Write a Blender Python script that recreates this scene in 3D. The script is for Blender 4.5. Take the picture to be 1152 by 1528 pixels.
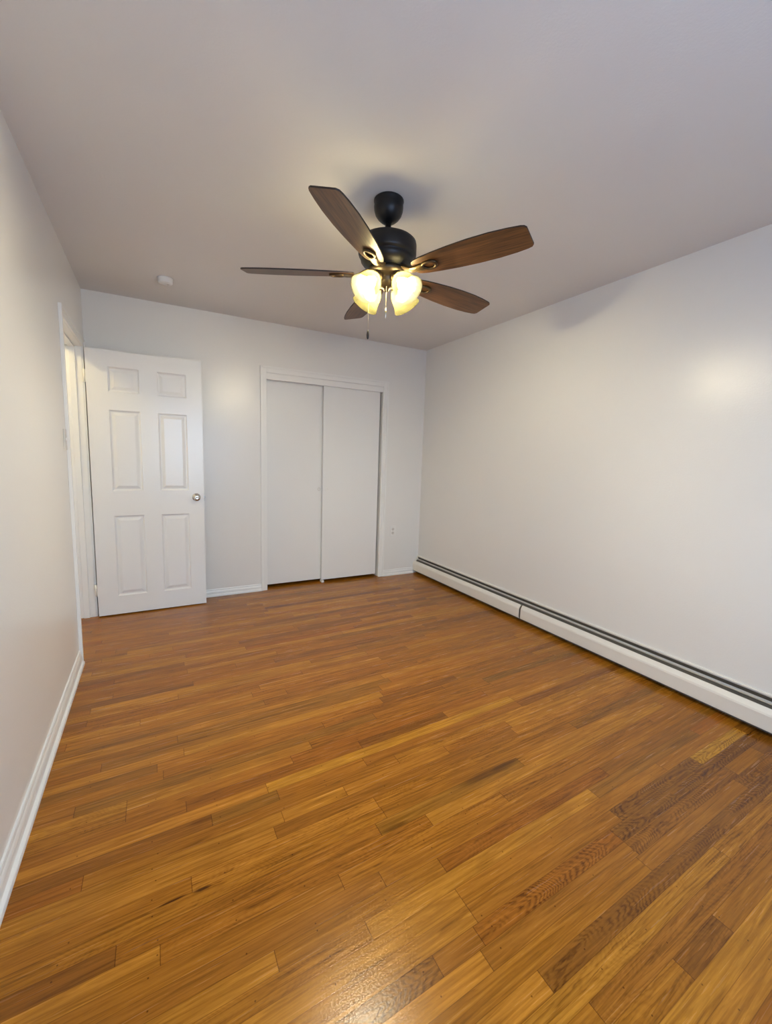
import bpy, bmesh, math, random
from mathutils import Vector, Matrix

random.seed(11)
scene = bpy.context.scene
col = scene.collection
for o in list(bpy.data.objects):
    bpy.data.objects.remove(o)

# ------------------------------------------------------------------ camera
cam_d = bpy.data.cameras.new('camera')
cam_d.sensor_fit = 'HORIZONTAL'
cam_d.sensor_width = 36.0
cam_d.lens = 19.7245
cam_d.clip_start = 0.02
cam = bpy.data.objects.new('camera', cam_d)
col.objects.link(cam)
R_ = Vector((0.8775507904672379, -0.47846574172354134, 0.031227298110265273))
U_ = Vector((0.03293907191720817, 0.12513015238241398, 0.9915933957555321))
F_ = Vector((0.47835094615936424, 0.8691449700491256, -0.1255682816110254))
cam.matrix_world = Matrix(((R_.x, U_.x, -F_.x, 0.42655), (R_.y, U_.y, -F_.y, 0.0),
                           (R_.z, U_.z, -F_.z, 1.27857), (0, 0, 0, 1)))
scene.camera = cam

# ------------------------------------------------------------------ exposure, sky, lights
scene.view_settings.view_transform = 'Standard'
scene.view_settings.look = 'None'
scene.view_settings.gamma = 1.0
scene.view_settings.use_curve_mapping = False
scene.view_settings.exposure = 0.30

SKY_UP = (0.50, 0.71, 1.0)
SKY_DOWN = (0.45, 0.64, 1.0)
SKY_STRENGTH = 13.5
GROUND_RATIO = 0.6
BULB_W = 37.0          # watts-like strength of each of the four fan bulbs
HALL_W = 15.0

world = bpy.data.worlds.new('daylight')
scene.world = world
world.use_nodes = True
nt = world.node_tree
nt.nodes.clear()
wo = nt.nodes.new('ShaderNodeOutputWorld')
bg = nt.nodes.new('ShaderNodeBackground')
tc = nt.nodes.new('ShaderNodeTexCoord')
sx = nt.nodes.new('ShaderNodeSeparateXYZ')
rp = nt.nodes.new('ShaderNodeValToRGB')
mr = nt.nodes.new('ShaderNodeMapRange')
mr.inputs['From Min'].default_value = -1
mr.inputs['From Max'].default_value = 1
nt.links.new(tc.outputs['Generated'], sx.inputs[0])
nt.links.new(sx.outputs['Z'], mr.inputs['Value'])
nt.links.new(mr.outputs[0], rp.inputs[0])
rp.color_ramp.elements[0].position = 0.46
rp.color_ramp.elements[0].color = tuple(c * GROUND_RATIO for c in SKY_DOWN) + (1,)
rp.color_ramp.elements[1].position = 0.54
rp.color_ramp.elements[1].color = SKY_UP + (1,)
nt.links.new(rp.outputs[0], bg.inputs['Color'])
bg.inputs['Strength'].default_value = SKY_STRENGTH
nt.links.new(bg.outputs[0], wo.inputs[0])

# room dimensions (metres)
W, D, H = 3.0397, 3.9578, 2.44
Y0 = -0.85                      # wall behind the camera
WIN = (0.55, 1.80, 0.75, 2.05)  # window in that wall: x0, x1, z0, z1

# light portal in the window opening (daylight through the window)
pd = bpy.data.lights.new('window_daylight', 'AREA')
pd.shape = 'RECTANGLE'
pd.size = WIN[1] - WIN[0]
pd.size_y = WIN[3] - WIN[2]
pd.cycles.is_portal = True
po = bpy.data.objects.new('window_daylight', pd)
po.location = ((WIN[0] + WIN[1]) / 2, Y0 - 0.13, (WIN[2] + WIN[3]) / 2)
po.rotation_euler = (math.radians(90), 0, 0)
po.rotation_euler = (math.radians(-90), 0, math.pi)
col.objects.link(po)


# ------------------------------------------------------------------ materials
def mat(name, color=(.8, .8, .8), rough=.5, metal=0.0, spec=.5, bump=0.0, bscale=300.0, coat=0.0, var=0.0, detail=2.0):
    m = bpy.data.materials.new(name)
    m.use_nodes = True
    n = m.node_tree
    b = n.nodes['Principled BSDF']
    b.inputs['Base Color'].default_value = tuple(color) + (1,)
    b.inputs['Roughness'].default_value = rough
    b.inputs['Metallic'].default_value = metal
    b.inputs['Specular IOR Level'].default_value = spec
    b.inputs['Coat Weight'].default_value = coat
    t = n.nodes.new('ShaderNodeTexCoord')
    if var > 0:
        nz = n.nodes.new('ShaderNodeTexNoise')
        nz.inputs['Scale'].default_value = 3.0
        nz.inputs['Detail'].default_value = 4
        n.links.new(t.outputs['Object'], nz.inputs['Vector'])
        mx = n.nodes.new('ShaderNodeMix')
        mx.data_type = 'RGBA'
        mx.inputs['A'].default_value = tuple(c * (1 - var) for c in color) + (1,)
        mx.inputs['B'].default_value = tuple(min(1, c * (1 + var)) for c in color) + (1,)
        n.links.new(nz.outputs['Fac'], mx.inputs['Factor'])
        n.links.new(mx.outputs['Result'], b.inputs['Base Color'])
    if bump > 0:
        nb = n.nodes.new('ShaderNodeTexNoise')
        nb.inputs['Scale'].default_value = bscale
        nb.inputs['Detail'].default_value = detail
        n.links.new(t.outputs['Object'], nb.inputs['Vector'])
        bp = n.nodes.new('ShaderNodeBump')
        bp.inputs['Strength'].default_value = bump
        bp.inputs['Distance'].default_value = 0.002
        n.links.new(nb.outputs['Fac'], bp.inputs['Height'])
        n.links.new(bp.outputs['Normal'], b.inputs['Normal'])
    return m


M = {}
M['wall'] = mat('wall_paint', (.80, .785, .755), .29, bump=.25, bscale=120, var=.012, spec=.45)
M['ceiling'] = mat('ceiling_paint', (.76, .745, .735), .85, bump=.2, bscale=140, var=.012, spec=.2)
M['trim'] = mat('trim_paint', (.84, .835, .81), .32, bump=.08, bscale=60, spec=.5)
M['door'] = mat('door_paint', (.82, .82, .81), .24, bump=.12, bscale=70, spec=.5)
M['closet_door'] = mat('closet_door_paint', (.81, .805, .79), .33, bump=.12, bscale=90, spec=.5)
M['closet_dark'] = mat('closet_interior_paint', (.45, .42, .39), .8)
M['heater'] = mat('heater_enamel', (.80, .765, .70), .35, bump=.05, bscale=90, spec=.5)
M['slot'] = mat('heater_slot', (.10, .088, .07), .6)
M['damper'] = mat('heater_damper', (.36, .33, .29), .4, metal=.2)
M['bronze'] = mat('oil_rubbed_bronze', (.011, .010, .010), .40, metal=.35, spec=.5, bump=.03, bscale=200)
M['bronze_hub'] = mat('bronze_switch_housing', (.06, .045, .03), .36, metal=.75)
M['bracket'] = mat('antique_bronze_bracket', (.11, .075, .04), .35, metal=.85)
M['nickel'] = mat('satin_nickel', (.62, .58, .52), .18, metal=1.0)
M['plastic'] = mat('white_plastic', (.82, .81, .78), .35)
M['plate'] = mat('cover_plate_ivory', (.68, .65, .61), .35)
M['black'] = mat('black_pull', (.02, .015, .012), .4)
M['chain'] = mat('chain_brass', (.75, .66, .48), .3, metal=.8)
M['hinge'] = mat('painted_hinge', (.80, .78, .72), .35)


def blade_material():
    m = bpy.data.materials.new('walnut_blade')
    m.use_nodes = True
    n = m.node_tree
    b = n.nodes['Principled BSDF']
    b.inputs['Roughness'].default_value = .42
    t = n.nodes.new('ShaderNodeTexCoord')
    mp = n.nodes.new('ShaderNodeMapping')
    mp.inputs['Scale'].default_value = (3.5, 60, 60)
    nz = n.nodes.new('ShaderNodeTexNoise')
    nz.inputs['Scale'].default_value = 1.6
    nz.inputs['Detail'].default_value = 6
    nz.inputs['Distortion'].default_value = .8
    cr = n.nodes.new('ShaderNodeValToRGB')
    cr.color_ramp.elements[0].position = .3
    cr.color_ramp.elements[0].color = (.036, .014, .005, 1)
    cr.color_ramp.elements[1].position = .72
    cr.color_ramp.elements[1].color = (.15, .066, .022, 1)
    n.links.new(t.outputs['Object'], mp.inputs[0])
    n.links.new(mp.outputs[0], nz.inputs['Vector'])
    n.links.new(nz.outputs['Fac'], cr.inputs[0])
    n.links.new(cr.outputs[0], b.inputs['Base Color'])
    return m


M['blade'] = blade_material()
M['blade_edge'] = mat('blade_dark_edge', (.02, .012, .008), .5)


def shade_material():
    m = bpy.data.materials.new('frosted_glass')
    m.use_nodes = True
    n = m.node_tree
    n.nodes.clear()
    o = n.nodes.new('ShaderNodeOutputMaterial')
    tr = n.nodes.new('ShaderNodeBsdfTranslucent')
    tr.inputs['Color'].default_value = (.034, .0315, .0135, 1)
    df = n.nodes.new('ShaderNodeBsdfDiffuse')
    df.inputs['Color'].default_value = (.06, .057, .040, 1)
    gl = n.nodes.new('ShaderNodeBsdfGlossy')
    gl.inputs['Roughness'].default_value = .25
    m1 = n.nodes.new('ShaderNodeMixShader')
    m1.inputs[0].default_value = .25
    m2 = n.nodes.new('ShaderNodeMixShader')
    m2.inputs[0].default_value = .0
    n.links.new(tr.outputs[0], m1.inputs[1])
    n.links.new(df.outputs[0], m1.inputs[2])
    n.links.new(m1.outputs[0], m2.inputs[1])
    n.links.new(gl.outputs[0], m2.inputs[2])
    tp = n.nodes.new('ShaderNodeBsdfTransparent')
    tp.inputs['Color'].default_value = (1.0, .96, .84, 1)
    m3 = n.nodes.new('ShaderNodeMixShader')
    m3.inputs[0].default_value = .21
    n.links.new(m2.outputs[0], m3.inputs[1])
    n.links.new(tp.outputs[0], m3.inputs[2])
    n.links.new(m3.outputs[0], o.inputs[0])
    return m


M['shade'] = shade_material()


def emit(name, color, s):
    m = bpy.data.materials.new(name)
    m.use_nodes = True
    n = m.node_tree
    n.nodes.clear()
    o = n.nodes.new('ShaderNodeOutputMaterial')
    e = n.nodes.new('ShaderNodeEmission')
    e.inputs['Color'].default_value = tuple(color) + (1,)
    e.inputs['Strength'].default_value = s
    n.links.new(e.outputs[0], o.inputs[0])
    return m


BULB_COL = (1.0, .88, .61)
M['bulb'] = emit('lit_bulb', BULB_COL, 100.0 * BULB_W / 3.3)


def glass_material():
    m = bpy.data.materials.new('window_glass')
    m.use_nodes = True
    n = m.node_tree
    n.nodes.clear()
    o = n.nodes.new('ShaderNodeOutputMaterial')
    tr = n.nodes.new('ShaderNodeBsdfTransparent')
    gl = n.nodes.new('ShaderNodeBsdfGlossy')
    gl.inputs['Roughness'].default_value = .02
    mx = n.nodes.new('ShaderNodeMixShader')
    mx.inputs[0].default_value = .07
    n.links.new(tr.outputs[0], mx.inputs[1])
    n.links.new(gl.outputs[0], mx.inputs[2])
    n.links.new(mx.outputs[0], o.inputs[0])
    return m


M['glass'] = glass_material()

BW = 0.0525       # floor strip width
V0 = 0.669        # a seam of the floor
SKEW = 0.033      # strips run very slightly off the back wall


def floor_material():
    m = bpy.data.materials.new('oak_strip_floor')
    m.use_nodes = True
    n = m.node_tree
    L = n.links.new
    b = n.nodes['Principled BSDF']

    def node(t, **kw):
        x = n.nodes.new(t)
        for k, v in kw.items():
            setattr(x, k, v)
        return x

    def math_(op, a, c=None, clamp=False):
        x = node('ShaderNodeMath', operation=op, use_clamp=clamp)
        for i, q in enumerate((a, c)):
            if q is None:
                continue
            if isinstance(q, (int, float)):
                x.inputs[i].default_value = q
            else:
                L(q, x.inputs[i])
        return x.outputs[0]

    def smooth(val, lo, hi, olo=0.0, ohi=1.0):
        x = node('ShaderNodeMapRange', interpolation_type='SMOOTHSTEP')
        L(val, x.inputs['Value'])
        x.inputs['From Min'].default_value = lo
        x.inputs['From Max'].default_value = hi
        x.inputs['To Min'].default_value = olo
        x.inputs['To Max'].default_value = ohi
        return x.outputs[0]

    uv = node('ShaderNodeUVMap', uv_map='board')      # metres along strip, 0..1 across
    en = node('ShaderNodeUVMap', uv_map='ends')       # distance to both ends
    tone = node('ShaderNodeAttribute', attribute_name='tone')
    par = node('ShaderNodeAttribute', attribute_name='par')   # r cathedral, g seed, b streak
    s1 = node('ShaderNodeSeparateXYZ')
    L(uv.outputs[0], s1.inputs[0])
    s2 = node('ShaderNodeSeparateXYZ')
    L(en.outputs[0], s2.inputs[0])
    sp = node('ShaderNodeSeparateXYZ')
    L(par.outputs['Vector'], sp.inputs[0])
    u, v = s1.outputs[0], s1.outputs[1]
    cath, seed, streak = sp.outputs[0], sp.outputs[1], sp.outputs[2]
    # grain domain
    vm = math_('MULTIPLY', v, BW)
    sd = math_('MULTIPLY', seed, 37.0)

    def vec(a, c, d):
        x = node('ShaderNodeCombineXYZ')
        for i, q in enumerate((a, c, d)):
            if isinstance(q, (int, float)):
                x.inputs[i].default_value = q
            else:
                L(q, x.inputs[i])
        return x.outputs[0]

    def noise(vv, scale, detail=3, rough=.55, dist=0.0):
        x = node('ShaderNodeTexNoise')
        x.inputs['Scale'].default_value = scale
        x.inputs['Detail'].default_value = detail
        x.inputs['Roughness'].default_value = rough
        x.inputs['Distortion'].default_value = dist
        L(vv, x.inputs['Vector'])
        return x.outputs['Fac']

    # fine pores / streaks running along the strip
    g1 = noise(vec(math_('MULTIPLY', u, 5.0), math_('MULTIPLY', vm, 150.0), sd), 1.0, 4, .6, .3)
    # broad soft figure
    g2 = noise(vec(math_('MULTIPLY', u, 2.6), math_('MULTIPLY', vm, 55.0), sd), 1.0, 3, .55, 1.6)
    # very fine speckle
    g3 = noise(vec(math_('MULTIPLY', u, 45.0), math_('MULTIPLY', vm, 420.0), sd), 1.0, 2, .6)
    # cathedral arches: nested U shapes along the strip
    off = math_('SUBTRACT', v, math_('ADD', math_('MULTIPLY', noise(vec(math_('MULTIPLY', u, 2.0), sd, 0.0), 1.0, 1), .7), .15))
    arch = math_('POWER', math_('ABSOLUTE', off), 1.35)
    wob = noise(vec(math_('MULTIPLY', u, 14.0), math_('MULTIPLY', vm, 60.0), sd), 1.0, 3, .6)
    wob2 = noise(vec(math_('MULTIPLY', u, 3.0), sd, 2.0), 1.0, 1)
    ph = math_('ADD', math_('ADD', math_('MULTIPLY', u, 225.0), math_('MULTIPLY', arch, 21.0)),
               math_('ADD', math_('MULTIPLY', wob, 17.0), math_('MULTIPLY', wob2, 150.0)))
    ring = math_('ADD', math_('MULTIPLY', math_('SINE', ph), .5), .5)
    ring = math_('POWER', ring, 1.6)
    ringmod = math_('MULTIPLY', ring, smooth(noise(vec(math_('MULTIPLY', u, 6.0), math_('MULTIPLY', vm, 40.0), sd), 1.0, 2), .3, .6))
    # occasional figure in plain strips: long loops
    pu = math_('ADD', math_('MULTIPLY', u, 22.0), math_('MULTIPLY', arch, 40.0))
    loop = math_('ADD', math_('MULTIPLY', math_('SINE', math_('ADD', pu, math_('MULTIPLY', g2, 20.0))), .5), .5)
    loop = math_('POWER', loop, 4.0)

    fac = math_('ADD', 1.0, math_('MULTIPLY', math_('SUBTRACT', g1, .5), .85))
    fac = math_('ADD', fac, math_('MULTIPLY', math_('SUBTRACT', g2, .5), 1.4))
    fac = math_('ADD', fac, math_('MULTIPLY', math_('SUBTRACT', g3, .5), .22))
    fac = math_('SUBTRACT', fac, math_('MULTIPLY', math_('MULTIPLY', ringmod, cath), .46))
    fac = math_('SUBTRACT', fac, math_('MULTIPLY', math_('MULTIPLY', loop, streak), .26))

    # seams between strips and at butt joints
    dv = math_('MULTIPLY', math_('MINIMUM', v, math_('SUBTRACT', 1.0, v)), BW)
    du = math_('MINIMUM', s2.outputs[0], s2.outputs[1])
    seam = smooth(dv, 0.0002, 0.0014, .60, 1.0)
    joint = smooth(du, 0.0003, 0.0018, .45, 1.0)
    # filled nail holes in lines over the joists
    geo = node('ShaderNodeNewGeometry')
    sg = node('ShaderNodeSeparateXYZ')
    L(geo.outputs['Position'], sg.inputs[0])
    X, Y = sg.outputs[0], sg.outputs[1]
    cell = math_('FLOOR', math_('DIVIDE', math_('ADD', X, 5.0), .203))
    wn = node('ShaderNodeTexWhiteNoise', noise_dimensions='3D')
    L(vec(cell, seed, 0.0), wn.inputs['Vector'])
    sw = node('ShaderNodeSeparateXYZ')
    L(wn.outputs['Color'], sw.inputs[0])
    fx = math_('SUBTRACT', math_('MULTIPLY', math_('FRACT', math_('DIVIDE', math_('ADD', X, 5.0), .203)), .203), math_('ADD', .09, math_('MULTIPLY', sw.outputs[0], .03)))
    fy = math_('SUBTRACT', vm, math_('ADD', .008, math_('MULTIPLY', sw.outputs[1], .034)))
    dd = math_('SQRT', math_('ADD', math_('MULTIPLY', fx, fx), math_('MULTIPLY', fy, fy)))
    keep = math_('GREATER_THAN', sw.outputs[2], .35)
    nail = smooth(dd, .0012, .003, 1.0, 0.0)
    nail = math_('SUBTRACT', 1.0, math_('MULTIPLY', math_('MULTIPLY', nail, keep), .6))
    # stains: (u,v centre, half length, half width, strength)
    tot = math_('MULTIPLY', math_('MULTIPLY', seam, joint), nail)
    yv = math_('SUBTRACT', Y, math_('MULTIPLY', X, SKEW))
    for (cu, cv, a_, b_, st) in ((1.61, 1.131, .21, .022, .5), (1.70, 1.134, .10, .013, .35), (1.12, 1.098, .07, .012, .5),
                                 (.432, 1.1955, .045, .0045, .75), (.513, 1.190, .03, .006, .75),
                                 (.95, 1.935, .28, .010, .3), (.55, 1.915, .25, .006, .35)):
        ex = math_('DIVIDE', math_('SUBTRACT', X, cu), a_)
        ey = math_('DIVIDE', math_('SUBTRACT', yv, cv), b_)
        q = math_('ADD', math_('MULTIPLY', ex, ex), math_('MULTIPLY', ey, ey))
        q = math_('ADD', q, math_('MULTIPLY', math_('SUBTRACT', g1, .5), 1.2))
        s_ = smooth(q, .1, 1.1, 1 - st, 1.0)
        tot = math_('MULTIPLY', tot, s_)
    fac = math_('MAXIMUM', math_('MULTIPLY', fac, tot), .05)
    # darker grain is also redder/browner: power the colour a little
    cm = node('ShaderNodeVectorMath', operation='MULTIPLY')
    L(tone.outputs['Vector'], cm.inputs[0])
    L(vec(fac, math_('POWER', fac, 1.15), math_('POWER', fac, 1.6)), cm.inputs[1])
    L(cm.outputs[0], b.inputs['Base Color'])
    rg = math_('ADD', .17, math_('MULTIPLY', g1, .16))
    L(rg, b.inputs['Roughness'])
    b.inputs['Specular IOR Level'].default_value = .33
    bp = node('ShaderNodeBump')
    bp.inputs['Strength'].default_value = .30
    bp.inputs['Distance'].default_value = .0012
    hh = math_('ADD', math_('MULTIPLY', seam, .35), math_('MULTIPLY', g1, .30))
    L(hh, bp.inputs['Height'])
    L(bp.outputs['Normal'], b.inputs['Normal'])
    return m


M['floor'] = floor_material()


# ------------------------------------------------------------------ mesh helpers
def add_box(bm, a, b, bevel=0.0, mi=0, seg=2):
    c = [(a[i] + b[i]) / 2 for i in range(3)]
    s = [abs(b[i] - a[i]) for i in range(3)]
    r = bmesh.ops.create_cube(bm, size=1.0, matrix=Matrix.Translation(c) @ Matrix.Diagonal(s + [1]))
    vs = r['verts']
    fs = set(f for v in vs for f in v.link_faces)
    for f in fs:
        f.material_index = mi
    if bevel > 0:
        es = set(e for v in vs for e in v.link_edges)
        bmesh.ops.bevel(bm, geom=list(es), offset=bevel, segments=seg, profile=.5, affect='EDGES')


def box_bm(a, b, bevel=0.0, seg=2):
    bm = bmesh.new()
    add_box(bm, a, b, bevel, 0, seg)
    return bm


def lathe(bm, prof, seg=48, mtx=None, close=False, smooth=True):
    """prof: list of (r, z); revolve about local z"""
    rings = []
    for r, z in prof:
        if r < 1e-6:
            rings.append([bm.verts.new((0, 0, z))])
        else:
            rings.append([bm.verts.new((r * math.cos(2 * math.pi * i / seg), r * math.sin(2 * math.pi * i / seg), z)) for i in range(seg)])
    n = len(rings)
    fl = []
    for k in range(n if close else n - 1):
        A, B = rings[k], rings[(k + 1) % n]
        for i in range(seg):
            j = (i + 1) % seg
            if len(A) == 1 and len(B) == 1:
                continue
            if len(A) == 1:
                fl.append(bm.faces.new((A[0], B[i], B[j])))
            elif len(B) == 1:
                fl.append(bm.faces.new((A[i], A[j], B[0])))
            else:
                fl.append(bm.faces.new((A[i], A[j], B[j], B[i])))
    for f in fl:
        f.smooth = smooth
    if mtx is not None:
        bmesh.ops.transform(bm, matrix=mtx, verts=[v for r in rings for v in r])


def tube(bm, pts, r, seg=10, closed=False):
    P = [Vector(p) for p in pts]
    rings = []
    n = len(P)
    up0 = Vector((0, 0, 1))
    for i, p in enumerate(P):
        a = P[(i - 1) % n] if (closed or i > 0) else P[i]
        b = P[(i + 1) % n] if (closed or i < n - 1) else P[i]
        t = (b - a).normalized()
        up = up0 if abs(t.dot(up0)) < .95 else Vector((1, 0, 0))
        x = t.cross(up).normalized()
        y = x.cross(t).normalized()
        rr = r[i] if isinstance(r, (list, tuple)) else r
        rings.append([bm.verts.new(p + (x * math.cos(2 * math.pi * k / seg) + y * math.sin(2 * math.pi * k / seg)) * rr) for k in range(seg)])
    for i in range(n if closed else n - 1):
        A, B = rings[i], rings[(i + 1) % n]
        for k in range(seg):
            f = bm.faces.new((A[k], A[(k + 1) % seg], B[(k + 1) % seg], B[k]))
            f.smooth = True
    if not closed:
        bm.faces.new(rings[0][::-1])
        bm.faces.new(rings[-1])


def prism(bm, outline, z0, z1, axis='z', mi=0):
    """extrude a closed 2-D outline; axis = direction of extrusion"""
    def P(a, b, c):
        return {'z': (a, b, c), 'y': (a, c, b), 'x': (c, a, b)}[axis]
    A = [bm.verts.new(P(a, b, z0)) for a, b in outline]
    B = [bm.verts.new(P(a, b, z1)) for a, b in outline]
    fs = [bm.faces.new(A[::-1]), bm.faces.new(B)]
    n = len(A)
    for i in range(n):
        fs.append(bm.faces.new((A[i], A[(i + 1) % n], B[(i + 1) % n], B[i])))
    for f in fs:
        f.material_index = mi
    return fs


def obj(name, bm, mats, parent=None, loc=None):
    bmesh.ops.recalc_face_normals(bm, faces=bm.faces[:])
    me = bpy.data.meshes.new(name)
    bm.to_mesh(me)
    bm.free()
    for m in (mats if isinstance(mats, (list, tuple)) else [mats]):
        me.materials.append(m)
    o = bpy.data.objects.new(name, me)
    col.objects.link(o)
    if parent:
        o.parent = parent
    if loc:
        o.location = loc
    return o


def tag(o, label=None, cat=None, kind=None, group=None):
    if label:
        o['label'] = label
    if cat:
        o['category'] = cat
    if kind:
        o['kind'] = kind
    if group:
        o['group'] = group
    return o


def struct(name, bm, m, label, cat):
    return tag(obj(name, bm, m), label, cat, 'structure')


def thing(name, label, cat, loc=(0, 0, 0), rotz=0.0, group=None, kind=None):
    o = bpy.data.objects.new(name, None)
    o.empty_display_size = .1
    col.objects.link(o)
    o.location = loc
    o.rotation_euler = (0, 0, rotz)
    return tag(o, label, cat, kind, group)


# ------------------------------------------------------------------ floor
# tones of oak strips: linear albedo
TONES = {
    'm': (.400, .165, .036), 'l': (.510, .235, .058), 'y': (.570, .300, .060), 'd': (.255, .100, .030),
    'g': (.315, .148, .042), 'r': (.340, .120, .027), 'o': (.430, .180, .038), 'n': (.360, .150, .040),
}
# strips read off the photograph: row -> (left joint, right joint, tone, figure), None = runs on
KNOWN = {
    -6: [(1.58, 1.80, 'd', 'k')],
    -5: [(1.30, 2.35, 'n', 'k')],
    -4: [(1.10, 2.06, 'l', 'k'), (2.06, 3.1, 'l', 'k')],
    -3: [(1.24, 3.1, 'd', 'c')],
    -2: [(0.9, 1.78, 'm', 's'), (1.78, 2.5, 'n', 's'), (2.5, 3.1, 'd', 'c')],
    -1: [(0.5, 1.14, 'l', 's'), (1.14, 1.80, 'n', 's'), (1.80, 2.55, 'd', 'c'), (2.55, 2.82, 'm', 's')],
    0: [(0.72, 1.02, 'd', 'c'), (1.02, 1.16, 'n', 's'), (1.16, 1.80, 'r', 'c'), (1.80, 3.1, 'd', 'c')],
    1: [(0.3, 1.18, 'l', 's'), (1.18, 1.88, 'm', 's'), (1.88, 2.48, 'd', 'c'), (2.48, 2.93, 'y', 'c')],
    2: [(0.3, 1.18, 'l', 's'), (1.18, 2.3, 'm', 's'), (2.3, 3.1, 'm', 's')],
    3: [(0.9, 1.9, 'l', 's'), (1.9, 2.7, 'g', 's')],
    4: [(0.1, 0.66, 'l', 's'), (0.66, 1.19, 'm', 's'), (1.19, 2.05, 'r', 'k'), (2.05, 2.9, 'd', 's')],
    5: [(1.0, 2.9, 'o', 's')],
    6: [(0.0, 0.885, 'm', 's'), (0.885, 1.57, 'o', 'k'), (1.57, 2.6, 'm', 'k')],
    7: [(0.4, 1.25, 'm', 'k'), (1.25, 2.8, 'l', 's')],
    8: [(0.3, 1.07, 'm', 'k'), (1.07, 1.77, 'g', 's'), (1.77, 2.96, 'l', 's')],
    9: [(1.12, 2.2, 'm', 's')],
    10: [(-.1, 0.485, 'm', 's'), (0.485, 1.117, 'l', 'k'), (1.117, 2.4, 'm', 'k')],
    11: [(-.2, .75, 'l', 's'), (.75, 1.9, 'n', 's')],
    12: [(-.1, 0.79, 'l', 's'), (0.79, 1.035, 'l', 's'), (1.035, 1.53, 'l', 's')],
    13: [(.2, 1.3, 'm', 's'), (1.3, 2.3, 'l', 'k')],
    14: [(0.0, 0.565, 'd', 's'), (0.565, .8, 'g', 's'), (.8, 1.17, 'm', 's'), (1.17, 2.1, 'n', 's')],
    15: [(-.1, 0.77, 'l', 's'), (0.77, 2.1, 'y', 's')],
    16: [(-.2, 0.49, 'm', 's'), (0.49, 1.2, 'r', 's')],
    17: [(.3, .9, 'm', 's'), (.9, 2.0, 'r', 's')],
    18: [(.3, 1.0, 'l', 's'), (1.0, 2.1, 'm', 'k')],
    20: [(0.0, .42, 'm', 's'), (.42, 1.1, 'm', 's')],
    22: [(.5, 1.48, 'l', 's'), (1.48, 2.6, 'm', 'k')],
    23: [(.2, 1.5, 'g', 's'), (1.5, 2.6, 'o', 's')],
    24: [(0.48, 1.59, 'g', 's'), (1.59, 2.8, 'm', 's')],
    25: [(0.0, 1.57, 'l', 's'), (1.57, 2.9, 'l', 's')],
    28: [(0.33, 0.85, 'l', 's')],
    29: [(0.0, .9, 'm', 'k')],
    31: [(.5, 1.62, 'l', 's')],
    33: [(0.0, 0.58, 'd', 's'), (.58, 1.6, 'm', 's')],
    34: [(.2, 1.05, 'm', 's'), (1.05, 1.9, 'd', 's')],
    36: [(0.56, 1.09, 'l', 's')],
    38: [(0.0, 0.55, 'd', 's'), (.55, 1.6, 'l', 's')],
    41: [(.9, 1.83, 'd', 's')],
}


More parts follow.
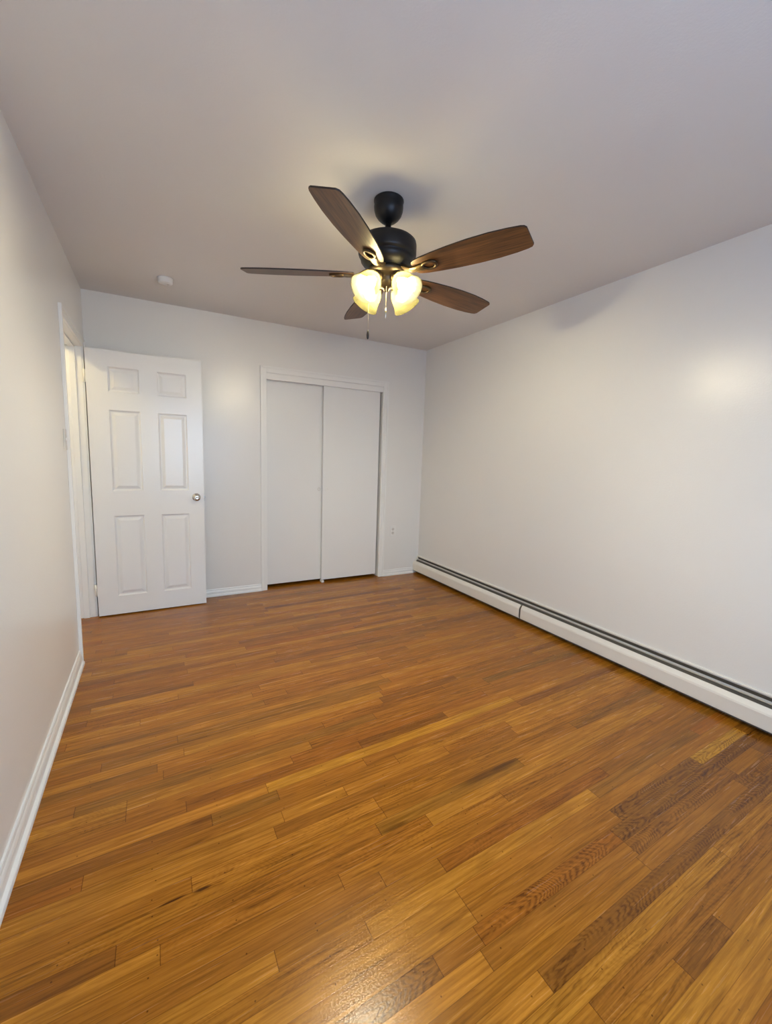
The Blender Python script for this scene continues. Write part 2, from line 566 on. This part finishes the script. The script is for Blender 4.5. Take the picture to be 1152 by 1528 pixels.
def build_floor():
    bm = bmesh.new()
    uv1 = bm.loops.layers.uv.new('board')
    uv2 = bm.loops.layers.uv.new('ends')
    tone = bm.faces.layers.float_vector.new('tone')
    par = bm.faces.layers.float_vector.new('par')
    rnd = random.Random(5)
    x0, x1 = -1.3, W + .02
    k0 = int((Y0 - .15 - V0) / BW) - 3
    k1 = int((D + .75 - V0) / BW) + 2
    keys = 'mmmmmlllnnoords'.replace('s', 'g')
    for k in range(k0, k1):
        segs = list(KNOWN.get(k, []))
        out = []
        cur = x0
        for s in sorted(segs):
            a, b, t, g = s
            a = max(a, x0)
            if a - cur > .01:
                while a - cur > 1.5:
                    ln = rnd.uniform(.35, 1.2)
                    out.append((cur, cur + ln, rnd.choice(keys), rnd.choice('sssskc')))
                    cur += ln
                out.append((cur, a, rnd.choice(keys), rnd.choice('sssskk')))
            out.append((max(a, cur), min(b, x1), t, g))
            cur = min(b, x1)
        while x1 - cur > .01:
            ln = rnd.uniform(.35, 1.5)
            if x1 - cur - ln < .2:
                ln = x1 - cur
            out.append((cur, cur + ln, rnd.choice(keys), rnd.choice('sssskk')))
            cur += ln
        for (a, b, t, g) in out:
            va, vb = V0 + k * BW, V0 + (k + 1) * BW
            vs = [bm.verts.new((x, v + SKEW * x, 0.0)) for x, v in ((a, va), (b, va), (b, vb), (a, vb))]
            f = bm.faces.new(vs)
            ou = rnd.uniform(0, 20)
            if rnd.random() < .5 or (k in (-3, 0)):
                U = (ou + a, ou + b)
            else:
                U = (ou + b, ou + a)
            for lp, (uu, vv, e0, e1) in zip(f.loops, ((U[0], 0, 0, b - a), (U[1], 0, b - a, 0), (U[1], 1, b - a, 0), (U[0], 1, 0, b - a))):
                lp[uv1].uv = (uu, vv)
                lp[uv2].uv = (e0, e1)
            j = rnd.uniform(.93, 1.08)
            c = tuple((.74 * q + .26 * w) for q, w in zip(TONES[t], (.42, .185, .040)))
            # finished oak under amber varnish
            c = (c[0] * .83, c[1] * .71, c[2] * .24)
            jr = rnd.uniform(.97, 1.03)
            f[tone] = (c[0] * j, c[1] * j * jr, c[2] * j)
            f[par] = ({'s': 0.04, 'k': .25, 'c': 1.0}[g], rnd.random(), {'s': .35, 'k': 1.0, 'c': .1}[g])
    # subfloor slab so the floor has thickness
    me = bpy.data.meshes.new('floor')
    # clip strips to the built area
    for co, no in (((0, Y0 - .15, 0), (0, -1, 0)), ((0, D + .72, 0), (0, 1, 0))):
        bmesh.ops.bisect_plane(bm, geom=bm.verts[:] + bm.edges[:] + bm.faces[:], plane_co=co, plane_no=no, clear_outer=True)
    for f in bm.faces:
        if f.normal.z < 0:
            f.normal_flip()
    add_box(bm, (x0, Y0 - .15, -.12), (x1, D + .72, -.001), 0, 1)
    bm.to_mesh(me)
    bm.free()
    me.materials.append(M['floor'])
    me.materials.append(M['closet_dark'])
    o = bpy.data.objects.new('floor', me)
    col.objects.link(o)
    return tag(o, 'polished honey oak strip floor running across the whole room', 'floor', 'structure')


build_floor()

# ------------------------------------------------------------------ room shell
T = 0.12                                 # wall thickness
DY0, DY1, DZ = 3.03, 3.80, 2.0           # doorway in the left wall (finished opening)
CX0, CX1, CZ = 1.34, 2.530, 2.005        # closet opening in the back wall

struct('ceiling', box_bm((-1.3, Y0 - .15, H), (W + T, D + .75, H + .1)), M['ceiling'],
       'smooth taupe white ceiling above the room', 'ceiling')
bm = bmesh.new()
add_box(bm, (-T, Y0 - T, 0), (0, DY0 - .018, H))
add_box(bm, (-T, DY1 + .018, 0), (0, D + T, H))
add_box(bm, (-T, DY0 - .018, DZ + .018), (0, DY1 + .018, H))
struct('wall_left', bm, M['wall'], 'white painted left wall with the doorway near the far corner', 'wall')
bm = bmesh.new()
add_box(bm, (0, D, 0), (CX0 - .015, D + T, H))
add_box(bm, (CX1 + .015, D, 0), (W, D + T, H))
add_box(bm, (CX0 - .015, D, CZ + .015), (CX1 + .015, D + T, H))
struct('wall_back', bm, M['wall'], 'white painted far wall around the sliding closet doors', 'wall')
struct('wall_right', box_bm((W, Y0 - T, 0), (W + T, D + .75, H)), M['wall'],
       'long blank white wall on the right above the baseboard heater', 'wall')
bm = bmesh.new()
add_box(bm, (0, Y0 - T, 0), (WIN[0], Y0, H))
add_box(bm, (WIN[1], Y0 - T, 0), (W, Y0, H))
add_box(bm, (WIN[0], Y0 - T, 0), (WIN[1], Y0, WIN[2]))
add_box(bm, (WIN[0], Y0 - T, WIN[3]), (WIN[1], Y0, H))
struct('wall_front', bm, M['wall'], 'white wall with the window behind the viewer', 'wall')

# window behind the viewer
win = thing('window_1', 'double hung window in the wall behind the viewer', 'window',
            ((WIN[0] + WIN[1]) / 2, Y0 - .06, WIN[2]), kind='structure')
hw, hh = (WIN[1] - WIN[0]) / 2, WIN[3] - WIN[2]
bm = bmesh.new()
for a, b in (((-hw, -.04, 0), (-hw + .04, .04, hh)), ((hw - .04, -.04, 0), (hw, .04, hh)),
             ((-hw, -.04, 0), (hw, .04, .04)), ((-hw, -.04, hh - .04), (hw, .04, hh)),
             ((-hw, -.02, hh / 2 - .02), (hw, .02, hh / 2 + .02)), ((-.03, -.04, 0), (.03, .04, hh))):
    add_box(bm, a, b, .003)
obj('window_frame', bm, M['trim'], win)
obj('window_glass', box_bm((-hw + .03, -.003, .03), (hw - .03, .003, hh - .03)), M['glass'], win)
bm = bmesh.new()
for a, b in (((-hw - .06, .06, -.06), (-hw, .075, hh + .06)), ((hw, .06, -.06), (hw + .06, .075, hh + .06)),
             ((-hw, .06, hh), (hw, .075, hh + .06)), ((-hw - .08, .06, -.03), (hw + .08, .11, 0))):
    add_box(bm, a, b, .003)
obj('window_casing', bm, M['trim'], win)

# closet interior and hallway shell
bm = bmesh.new()
add_box(bm, (CX0 - .3, D + .68, 0), (W, D + .72, H))
add_box(bm, (CX0 - .34, D + T, 0), (CX0 - .3, D + .72, H))
struct('wall_closet', bm, M['closet_dark'], 'dim interior walls of the closet behind the sliding doors', 'wall')
bm = bmesh.new()
add_box(bm, (-1.25, 1.9, 0), (-1.2, D + .74, H))
add_box(bm, (-1.2, D + .50, 0), (-T, D + .55, H))
add_box(bm, (-1.2, 1.9, 0), (-T, 1.95, H))
struct('wall_hall', bm, M['wall'], 'hallway walls beyond the open bedroom doorway', 'wall')
hl = bpy.data.lights.new('hall_light', 'POINT')
hl.energy = HALL_W
hl.color = (1.0, .80, .38)
hl.shadow_soft_size = .05
ho = bpy.data.objects.new('hall_light', hl)
ho.location = (-.62, 3.25, 2.30)
col.objects.link(ho)


# ------------------------------------------------------------------ trim
def base_profile(h=.078, t=.013, shoe=.012):
    # (out, z): colonial-ish ranch base with quarter-round shoe at its foot
    return [(0, 0), (t + shoe, 0), (t + shoe, .008), (t + shoe * .8, .015), (t + .002, .020), (t, .022), (t, h * .60),
            (t * .8, h * .72), (t * .55, h * .80), (t * .62, h * .90), (t * .45, h * .985), (0, h)]


def run(bm, prof, p0, p1, out):
    """sweep profile along segment p0->p1 (xy), offset direction out (xy)"""
    A = [bm.verts.new((p0[0] + out[0] * a, p0[1] + out[1] * a, z)) for a, z in prof]
    B = [bm.verts.new((p1[0] + out[0] * a, p1[1] + out[1] * a, z)) for a, z in prof]
    n = len(prof)
    bm.faces.new(A[::-1])
    bm.faces.new(B)
    for i in range(n):
        bm.faces.new((A[i], A[(i + 1) % n], B[(i + 1) % n], B[i]))


bm = bmesh.new()
run(bm, base_profile(.086), (0, Y0), (0, DY0 - .065), (1, 0))
struct('baseboard_left', bm, M['trim'], 'white moulded baseboard along the left wall up to the doorway', 'baseboard')
bm = bmesh.new()
run(bm, base_profile(.066, .011, .008), (.0, D), (CX0 - .058, D), (0, -1))
run(bm, base_profile(.066, .011, .008), (CX1 + .058, D), (W - .066, D), (0, -1))
struct('baseboard_back', bm, M['trim'], 'white moulded baseboard at the foot of the far wall', 'baseboard')
bm = bmesh.new()
run(bm, base_profile(), (0, Y0), (W, Y0), (0, 1))
struct('baseboard_front', bm, M['trim'], 'white moulded baseboard behind the viewer', 'baseboard')


def casing(bm, axis, c0, c1, ztop, w, t, surf, out):
    """three-sided casing. axis 'x': opening along x at y=surf; 'y': opening along y at x=surf"""
    def B(a0, a1, z0, z1, t0, t1, bev=.002):
        d0, d1 = surf + out * t0, surf + out * t1
        if axis == 'x':
            add_box(bm, (a0, min(d0, d1), z0), (a1, max(d0, d1), z1), bev)
        else:
            add_box(bm, (min(d0, d1), a0, z0), (max(d0, d1), a1, z1), bev)
    for (a0, a1) in ((c0 - w + .014, c0 - .003), (c1 + .003, c1 + w - .014)):
        B(a0, a1, 0, ztop + w - .014, 0, t * .7)
    B(c0 - .003, c1 + .003, ztop + .003, ztop + w - .014, 0, t * .7)
    # raised outer back-band
    B(c0 - w, c0 - w + .018, 0, ztop + w, 0, t)
    B(c1 + w - .018, c1 + w, 0, ztop + w, 0, t)
    B(c0 - w + .018, c1 + w - .018, ztop + w - .018, ztop + w, 0, t)


# bedroom doorway: jamb, stop and casing
bm = bmesh.new()
casing(bm, 'y', DY0, DY1, DZ, .060, .017, 0.0, 1)
add_box(bm, (-T - .002, DY0 - .018, 0), (.002, DY0, DZ + .018), .001)
add_box(bm, (-T - .002, DY1, 0), (.002, DY1 + .018, DZ + .018), .001)
add_box(bm, (-T - .002, DY0, DZ), (.002, DY1, DZ + .018), .001)
add_box(bm, (-.075, DY0, 0), (-.038, DY0 + .011, DZ), .002)     # door stops
add_box(bm, (-.075, DY1 - .011, 0), (-.038, DY1, DZ), .002)
add_box(bm, (-.075, DY0, DZ - .011), (-.038, DY1, DZ), .002)
for (a0, a1) in ((DY0 - .06, DY0), (DY1, DY1 + .06)):
    add_box(bm, (-T - .014, a0, 0), (-T, a1, DZ + .06), .002)
add_box(bm, (-T - .014, DY0, DZ), (-T, DY1, DZ + .06), .002)
struct('trim_1', bm, M['trim'], 'white door frame and casing around the open doorway in the left wall', 'door frame')

# closet casing, jamb, head fascia
bm = bmesh.new()
casing(bm, 'x', CX0, CX1, CZ, .058, .016, D, -1)
add_box(bm, (CX0 - .015, D - .002, 0), (CX0, D + T, CZ + .015), .001)
add_box(bm, (CX1, D - .002, 0), (CX1 + .015, D + T, CZ + .015), .001)
add_box(bm, (CX0, D - .002, CZ), (CX1, D + T, CZ + .015), .001)
add_box(bm, (CX0, D + .004, 1.953), (CX1, D + .020, CZ), .001)     # fascia hiding the track
add_box(bm, (CX0, D + .020, 1.99), (CX1, D + .11, CZ), .001)      # track
struct('trim_2', bm, M['trim'], 'white casing and header board around the sliding closet doors', 'closet frame')


# ------------------------------------------------------------------ doors
def panel_door(wd, hd, th):
    """six raised panels, face towards -y and +y; local x from 0 (hinge) to wd"""
    xs = [(.130, .330), (.447, .650)]
    zs = [(.145, .772), (.962, 1.560), (1.690, 1.868)]
    bm = bmesh.new()
    gx = sorted(set([0, wd] + [a for p in xs for a in p]))
    gz = sorted(set([0, hd] + [a for p in zs for a in p]))
    for side in (-1, 1):
        y = side * th / 2

        def V(x, z, d=0.0):
            return bm.verts.new((x, y - side * d, z))
        for i in range(len(gx) - 1):
            for j in range(len(gz) - 1):
                a, b, c, d = gx[i], gx[i + 1], gz[j], gz[j + 1]
                if (a, b) in xs and (c, d) in zs:
                    # nested loops: (inset, depth)
                    lv = [(0, 0), (.004, .005), (.010, .0105), (.017, .0105), (.036, .0025), (.039, .0015)]
                    loops = [[V(a + s, c + s, dd), V(b - s, c + s, dd), V(b - s, d - s, dd), V(a + s, d - s, dd)] for s, dd in lv]
                    for A, B in zip(loops, loops[1:]):
                        for q in range(4):
                            bm.faces.new((A[q], A[(q + 1) % 4], B[(q + 1) % 4], B[q]))
                    bm.faces.new(loops[-1])
                else:
                    bm.faces.new([V(a, c), V(b, c), V(b, d), V(a, d)])
    h = th / 2
    for q in ([(0, -h, 0), (0, h, 0), (0, h, hd), (0, -h, hd)], [(wd, -h, 0), (wd, h, 0), (wd, h, hd), (wd, -h, hd)],
              [(0, -h, 0), (wd, -h, 0), (wd, h, 0), (0, h, 0)], [(0, -h, hd), (wd, -h, hd), (wd, h, hd), (0, h, hd)]):
        bm.faces.new([bm.verts.new(p) for p in q])
    bmesh.ops.remove_doubles(bm, verts=bm.verts[:], dist=1e-5)
    return bm


DW, DH, DT = .762, 1.983, .035
door = thing('door_1', 'white six panel bedroom door standing open against the far wall', 'door',
             (.021, 3.7835, .010), math.radians(.6), kind='structure')
leaf = obj('door_leaf', panel_door(DW, DH, DT), M['door'], door)
# knobs both sides
for s, nm in ((-1, 'door_knob'), (1, 'door_knob')):
    bm = bmesh.new()
    prof = [(0, 0), (.031, 0), (.032, .004), (.028, .009), (.012, .012), (.010, .024), (.014, .030), (.024, .036),
            (.0275, .046), (.026, .056), (.019, .062), (.008, .063), (.004, .0615), (0, .0615)]
    lathe(bm, prof, 40, Matrix.Rotation(math.radians(90 * (1 if s < 0 else -1)), 4, 'X'))
    k = obj(nm, bm, M['nickel'], door, (DW - .058, s * DT / 2, .905))
    if s < 0:
        k['label'] = 'round satin nickel knob'
bm = bmesh.new()
add_box(bm, (0, -.012, -.028), (.0015, .012, .028), .0005)
add_box(bm, (0, -.006, -.008), (.010, .006, .008), .002)
obj('latch', bm, M['nickel'], door, (DW, 0, .905))
for z in (1.79, .20):
    bm = bmesh.new()
    lathe(bm, [(0, -.045), (.006, -.045), (.006, .045), (0, .045)], 14, Matrix.Translation((-.010, -.004, 0)))
    add_box(bm, (-.020, -.006, -.044), (.003, -.003, .044), .0005)
    add_box(bm, (-.021, -.006, -.044), (-.018, .018, .044), .0005)
    obj('hinge', bm, M['hinge'], door, (0, 0, z))


def finger_pull():
    bm = bmesh.new()
    lathe(bm, [(0, -.0005), (.0115, -.0005), (.0125, .0012), (.0150, .0022), (.0165, .0010), (.0165, -.003), (0, -.003)][::-1], 32,
          Matrix.Rotation(math.radians(90), 4, 'X'))
    return bm


# front (right) slider and rear (left) slider
d2 = thing('door_2', 'plain white sliding closet door on the right, in the front track', 'door',
           (1.893, D + .030, .028), kind='structure')
obj('door_leaf', box_bm((0, 0, 0), (.617, .028, 1.95), .0015), M['closet_door'], d2)
obj('finger_pull', finger_pull(), M['plastic'], d2, (.045, -.0002, .925))
d3 = thing('door_3', 'plain white sliding closet door on the left, in the rear track', 'door',
           (CX0 + .002, D + .072, .028), kind='structure')
obj('door_leaf', box_bm((0, 0, 0), (.610, .028, 1.95), .0015), M['closet_door'], d3)
obj('finger_pull', finger_pull(), M['plate'], d3, (.530, -.0002, .925))
gd = tag(obj('floor_guide', box_bm((1.893, D + .022, 0), (1.918, D + .075, .022), .002), M['plastic']),
         'small white floor guide under the meeting edges of the closet doors', 'door guide')

# ------------------------------------------------------------------ baseboard heater
HY1, HY0 = D - .004, Y0 + .03
heater = thing('baseboard_heater', 'long low cream metal baseboard heater along the right wall', 'heater', (W, HY0, 0))
LN = HY1 - HY0


def hprism(outline, y0, y1):
    """outline in (distance out from wall, z)"""
    bm = bmesh.new()
    prism(bm, [(-a, z) for a, z in outline], y0, y1, 'y')
    return bm


obj('back_plate', hprism([(0, .015), (.003, .015), (.003, .172), (.010, .180), (.013, .188), (.010, .194), (0, .194)], 0, LN), M['heater'], heater)
JY = 2.345 - HY0
FP = [(.056, .030), (.066, .034), (.067, .040), (.067, .108), (.064, .118), (.050, .140), (.046, .141), (.046, .137), (.060, .116), (.063, .106), (.063, .040), (.056, .036)]
obj('front_cover', hprism(FP, 0, JY - .009), M['heater'], heater)
obj('front_cover', hprism(FP, JY + .009, LN - .012), M['heater'], heater)
bm = hprism([(.040, .034), (.0585, .038), (.0585, .105), (.052, .116), (.040, .136), (.036, .136)], JY - .014, JY + .014)
obj('joint_strip', bm, M['slot'], heater)
bm = hprism([(.012, .012), (.052, .020), (.052, .120), (.040, .136), (.012, .150)], .01, LN - .014)
obj('fin_element', bm, M['slot'], heater)
obj('damper', hprism([(.0235, .1555), (.0275, .1515), (.0285, .153), (.0245, .157)], .01, LN - .014), M['damper'], heater)
bm = hprism([(.004, .165), (.012, .180), (.010, .172), (.006, .160)], .01, LN - .014)
obj('louver', bm, M['slot'], heater)
EC = [(0, .010), (.066, .030), (.068, .036), (.068, .110), (.064, .120), (.048, .143), (.012, .192), (0, .195)]
obj('end_cap', hprism(EC, LN - .012, LN), M['heater'], heater)
obj('end_cap', hprism(EC, -.012, 0), M['heater'], heater)

# ------------------------------------------------------------------ outlet, switch, smoke detector
out = thing('wall_outlet', 'small white duplex outlet low on the far wall right of the closet', 'outlet', (2.696, D, .495))
obj('cover_plate', box_bm((-.035, -.006, -.0575), (.035, 0, .0575), .0025), M['plastic'], out)
for z in (-.021, .021):
    bm = bmesh.new()
    lathe(bm, [(0, -.002), (.017, -.002), (.017, .0005), (.0155, .0015), (0, .0015)], 28, Matrix.Translation((0, -.006, z)) @ Matrix.Rotation(math.radians(90), 4, 'X'))
    r = obj('receptacle', bm, M['plate'], out)
    bm = bmesh.new()
    for dx in (-.006, .006):
        add_box(bm, (dx - .001, -.0081, z - .002), (dx + .001, -.0074, z + .006))
    obj('slots', bm, M['black'], r)
sw = thing('light_switch', 'ivory light switch on the left wall beside the door casing', 'light switch', (0, 2.925, 1.327))
obj('cover_plate', box_bm((0, -.035, -.0575), (.006, .035, .0575), .0025), M['plate'], sw)
bm = box_bm((0, -.005, -.004), (.014, .005, .010), .0015)
obj('toggle', bm, M['plastic'], sw, (.004, 0, 0))

sm = thing('smoke_detector', 'small white round smoke detector on the ceiling near the door', 'smoke detector', (.536, 3.40, H))
bm = bmesh.new()
lathe(bm, [(0, 0), (.048, 0), (.048, -.008), (.046, -.010), (.045, -.028), (.041, -.034), (.02, -.036), (0, -.036)], 40)
obj('housing', bm, M['plastic'], sm)
bm = bmesh.new()
lathe(bm, [(0, -.0355), (.008, -.0355), (.008, -.038), (0, -.038)], 20)
obj('test_button', bm, M['plate'], sm, (.018, 0, 0))

# ------------------------------------------------------------------ ceiling fan
FX, FY = 1.4004, 1.8343
fan = thing('ceiling_fan', 'dark bronze ceiling fan with five walnut blades and four lit glass shades', 'ceiling fan', (FX, FY, H))
Z = lambda z: z - H
bm = bmesh.new()
lathe(bm, [(0, 0), (.062, 0), (.067, -.004), (.068, -.010), (.0645, -.015), (.0665, -.032), (.0650, -.048), (.059, -.066), (.048, -.081), (.034, -.093), (.020, -.100), (0, -.101)], 56)
obj('canopy', bm, M['bronze'], fan)
bm = bmesh.new()
lathe(bm, [(0, -.095), (.0135, -.095), (.0135, -.175), (0, -.175)], 24)
lathe(bm, [(0, -.160), (.019, -.162), (.020, -.168), (.020, -.185), (0, -.185)], 32)
obj('downrod', bm, M['bronze'], fan)
bm = bmesh.new()
lathe(bm, [(0, Z(2.272)), (.060, Z(2.272)), (.105, Z(2.268)), (.122, Z(2.264)), (.130, Z(2.257)), (.133, Z(2.245)), (.133, Z(2.205)),
           (.130, Z(2.196)), (.122, Z(2.192)), (.120, Z(2.187)), (.122, Z(2.182)), (.120, Z(2.172)), (.104, Z(2.153)), (.086, Z(2.142)), (.084, Z(2.132)), (0, Z(2.132))], 72)
obj('motor_housing', bm, M['bronze'], fan)
bm = bmesh.new()
lathe(bm, [(0, Z(2.135)), (.088, Z(2.135)), (.092, Z(2.128)), (.090, Z(2.118)), (.074, Z(2.108)), (.056, Z(2.102)), (.052, Z(2.092)), (.050, Z(2.082)), (.042, Z(2.070)),
           (.026, Z(2.062)), (.014, Z(2.058)), (.012, Z(2.052)), (.009, Z(2.046)), (0, Z(2.044))], 56)
obj('light_kit', bm, M['bronze_hub'], fan)


def blade_outline():
    up = [(.150, .030), (.156, .038), (.17, .044), (.20, .051), (.26, .059), (.34, .067), (.43, .072), (.52, .0725), (.59, .068),
          (.635, .062), (.652, .057), (.660, .047)]
    dn = [(.660, -.044), (.653, -.054), (.64, -.059), (.59, -.066), (.52, -.0715), (.43, -.072), (.34, -.067), (.26, -.059), (.20, -.051),
          (.17, -.044), (.156, -.038), (.150, -.030)]
    return up + dn


def blade_mesh():
    bm = bmesh.new()
    prism(bm, blade_outline(), -.003, .003)
    for f in bm.faces:
        if len(f.verts) == 4:
            f.material_index = 1
    return bm


def iron_mesh():
    """arm from the hub to a pointed open ring lying under the blade root (blade frame)"""
    bm = bmesh.new()

    def ring_pts(k):
        pts = []
        for i in range(36):
            t = 2 * math.pi * i / 36
            c, s = math.cos(t), math.sin(t)
            rx = .040 * k
            ry = .027 * k
            pts.append((.228 + rx * math.copysign(abs(c) ** 1.0, c), ry * math.copysign(abs(s) ** .8, s)))
        return pts
    o, i_ = ring_pts(1.0), ring_pts(.62)
    z0, z1 = -.012, -.0032
    n = len(o)
    V = [[bm.verts.new((p[0], p[1], z)) for p in ps] for ps, z in ((o, z1), (ring_pts(.95), z0), (ring_pts(.66), z0), (i_, z1))]
    for A, B in zip(V, V[1:]):
        for k in range(n):
            f = bm.faces.new((A[k], A[(k + 1) % n], B[(k + 1) % n], B[k]))
            f.smooth = True
    for k in range(n):
        bm.faces.new((V[3][k], V[3][(k + 1) % n], V[0][(k + 1) % n], V[0][k]))
    # arm
    path = [(.075, .022, .018, .012), (.105, .019, .010, .012), (.135, .016, -.006, .010), (.165, .015, -.008, .009), (.195, .020, -.007, .008)]
    rings = []
    for x, hw_, zc, th in path:
        rings.append([bm.verts.new(p) for p in ((x, -hw_, zc - th / 2), (x, -hw_ * .5, zc - th * .75), (x, hw_ * .5, zc - th * .75), (x, hw_, zc - th / 2),
                                                (x, hw_, zc + th / 2), (x, -hw_, zc + th / 2))])
    for A, B in zip(rings, rings[1:]):
        for k in range(6):
            bm.faces.new((A[k], A[(k + 1) % 6], B[(k + 1) % 6], B[k]))
    bm.faces.new(rings[0])
    bm.faces.new(rings[-1])
    return bm


BZ = 2.118
blade0 = iron0 = None
A0 = -136.57
PITCH = math.radians(-13)
for i in range(5):
    a = math.radians(A0 + 72 * i)
    mtx = Matrix.Translation((0, 0, Z(BZ))) @ Matrix.Rotation(a, 4, 'Z') @ Matrix.Rotation(PITCH, 4, 'X')
    if blade0 is None:
        b_ = blade0 = obj('blade', blade_mesh(), [M['blade'], M['blade_edge']], fan)
        r_ = iron0 = obj('blade_bracket', iron_mesh(), M['bracket'], fan)
    else:
        b_ = blade0.copy()
        col.objects.link(b_)
        r_ = iron0.copy()
        col.objects.link(r_)
    b_.matrix_local = mtx
    r_.matrix_local = mtx


# four bell shades with their sockets and bulbs
def shade_bm():
    bm = bmesh.new()
    outer = [(.024, .000), (.027, .006), (.033, .014), (.043, .028), (.050, .044), (.053, .060), (.055, .076), (.058, .090), (.0635, .104), (.066, .110)]
    inner = [(r - .003, z) for r, z in outer][::-1]
    lathe(bm, outer + [(.0655, .112), (.063, .111)] + inner, 48, close=True)
    return bm


def socket_bm():
    bm = bmesh.new()
    lathe(bm, [(0, -.030), (.014, -.030), (.020, -.022), (.024, -.012), (.030, -.004), (.030, .006), (.026, .010), (.012, .010), (.012, .020), (0, .020)], 32)
    return bm


def bulb_bm():
    bm = bmesh.new()
    lathe(bm, [(0, .018), (.011, .018), (.012, .026), (.018, .036), (.0245, .048), (.026, .058), (.0245, .068), (.018, .078), (.009, .083), (0, .084)], 28)
    return bm


TILT = math.radians(47)
first = None
for i, az in enumerate((197, 287, 107, 17)):
    t = math.radians(az)
    base = Vector((.064 * math.cos(t), .064 * math.sin(t), Z(2.092)))
    ax = Vector((math.cos(t) * math.sin(TILT), math.sin(t) * math.sin(TILT), -math.cos(TILT)))
    mtx = Matrix.Translation(base) @ ax.to_track_quat('Z', 'Y').to_matrix().to_4x4()
    if first is None:
        s_ = obj('lamp_socket', socket_bm(), M['bracket'], fan)
        g_ = obj('lamp_shade', shade_bm(), M['shade'], s_)
        u_ = obj('bulb', bulb_bm(), M['bulb'], s_)
        first = (s_, g_, u_)
    else:
        s_, g_, u_ = [q.copy() for q in first]
        for q in (s_, g_, u_):
            col.objects.link(q)
        g_.parent = s_
        u_.parent = s_
    s_.matrix_local = mtx


def chain(name, x, y, z0, z1, m):
    bm = bmesh.new()
    n = int((z0 - z1) / .006)
    tube(bm, [(x, y, Z(z0)), (x, y, Z(z1))], .0006, 6)
    for i in range(n):
        bmesh.ops.create_icosphere(bm, subdivisions=1, radius=.0016, matrix=Matrix.Translation((x, y, Z(z0 - i * .006))))
    return obj(name, bm, m, fan)


# pull chains: one long with a dark fob, one short with a slim clear fob
pc = chain('pull_chain', -.072, .036, 2.118, 1.872, M['chain'])
bm = bmesh.new()
lathe(bm, [(0, .001), (.003, 0), (.0050, -.010), (.0062, -.022), (.0050, -.036), (.002, -.041), (0, -.041)], 16, Matrix.Translation((-.072, .036, Z(1.872))))
fb = obj('fob', bm, M['black'], pc)
fb['label'] = 'dark wooden fob'
pc = chain('pull_chain', -.010, -.020, 2.065, 1.968, M['chain'])
bm = bmesh.new()
lathe(bm, [(0, .001), (.002, 0), (.003, -.020), (.0022, -.045), (0, -.048)], 12, Matrix.Translation((-.010, -.020, Z(1.968))))
obj('fob', bm, M['nickel'], pc)
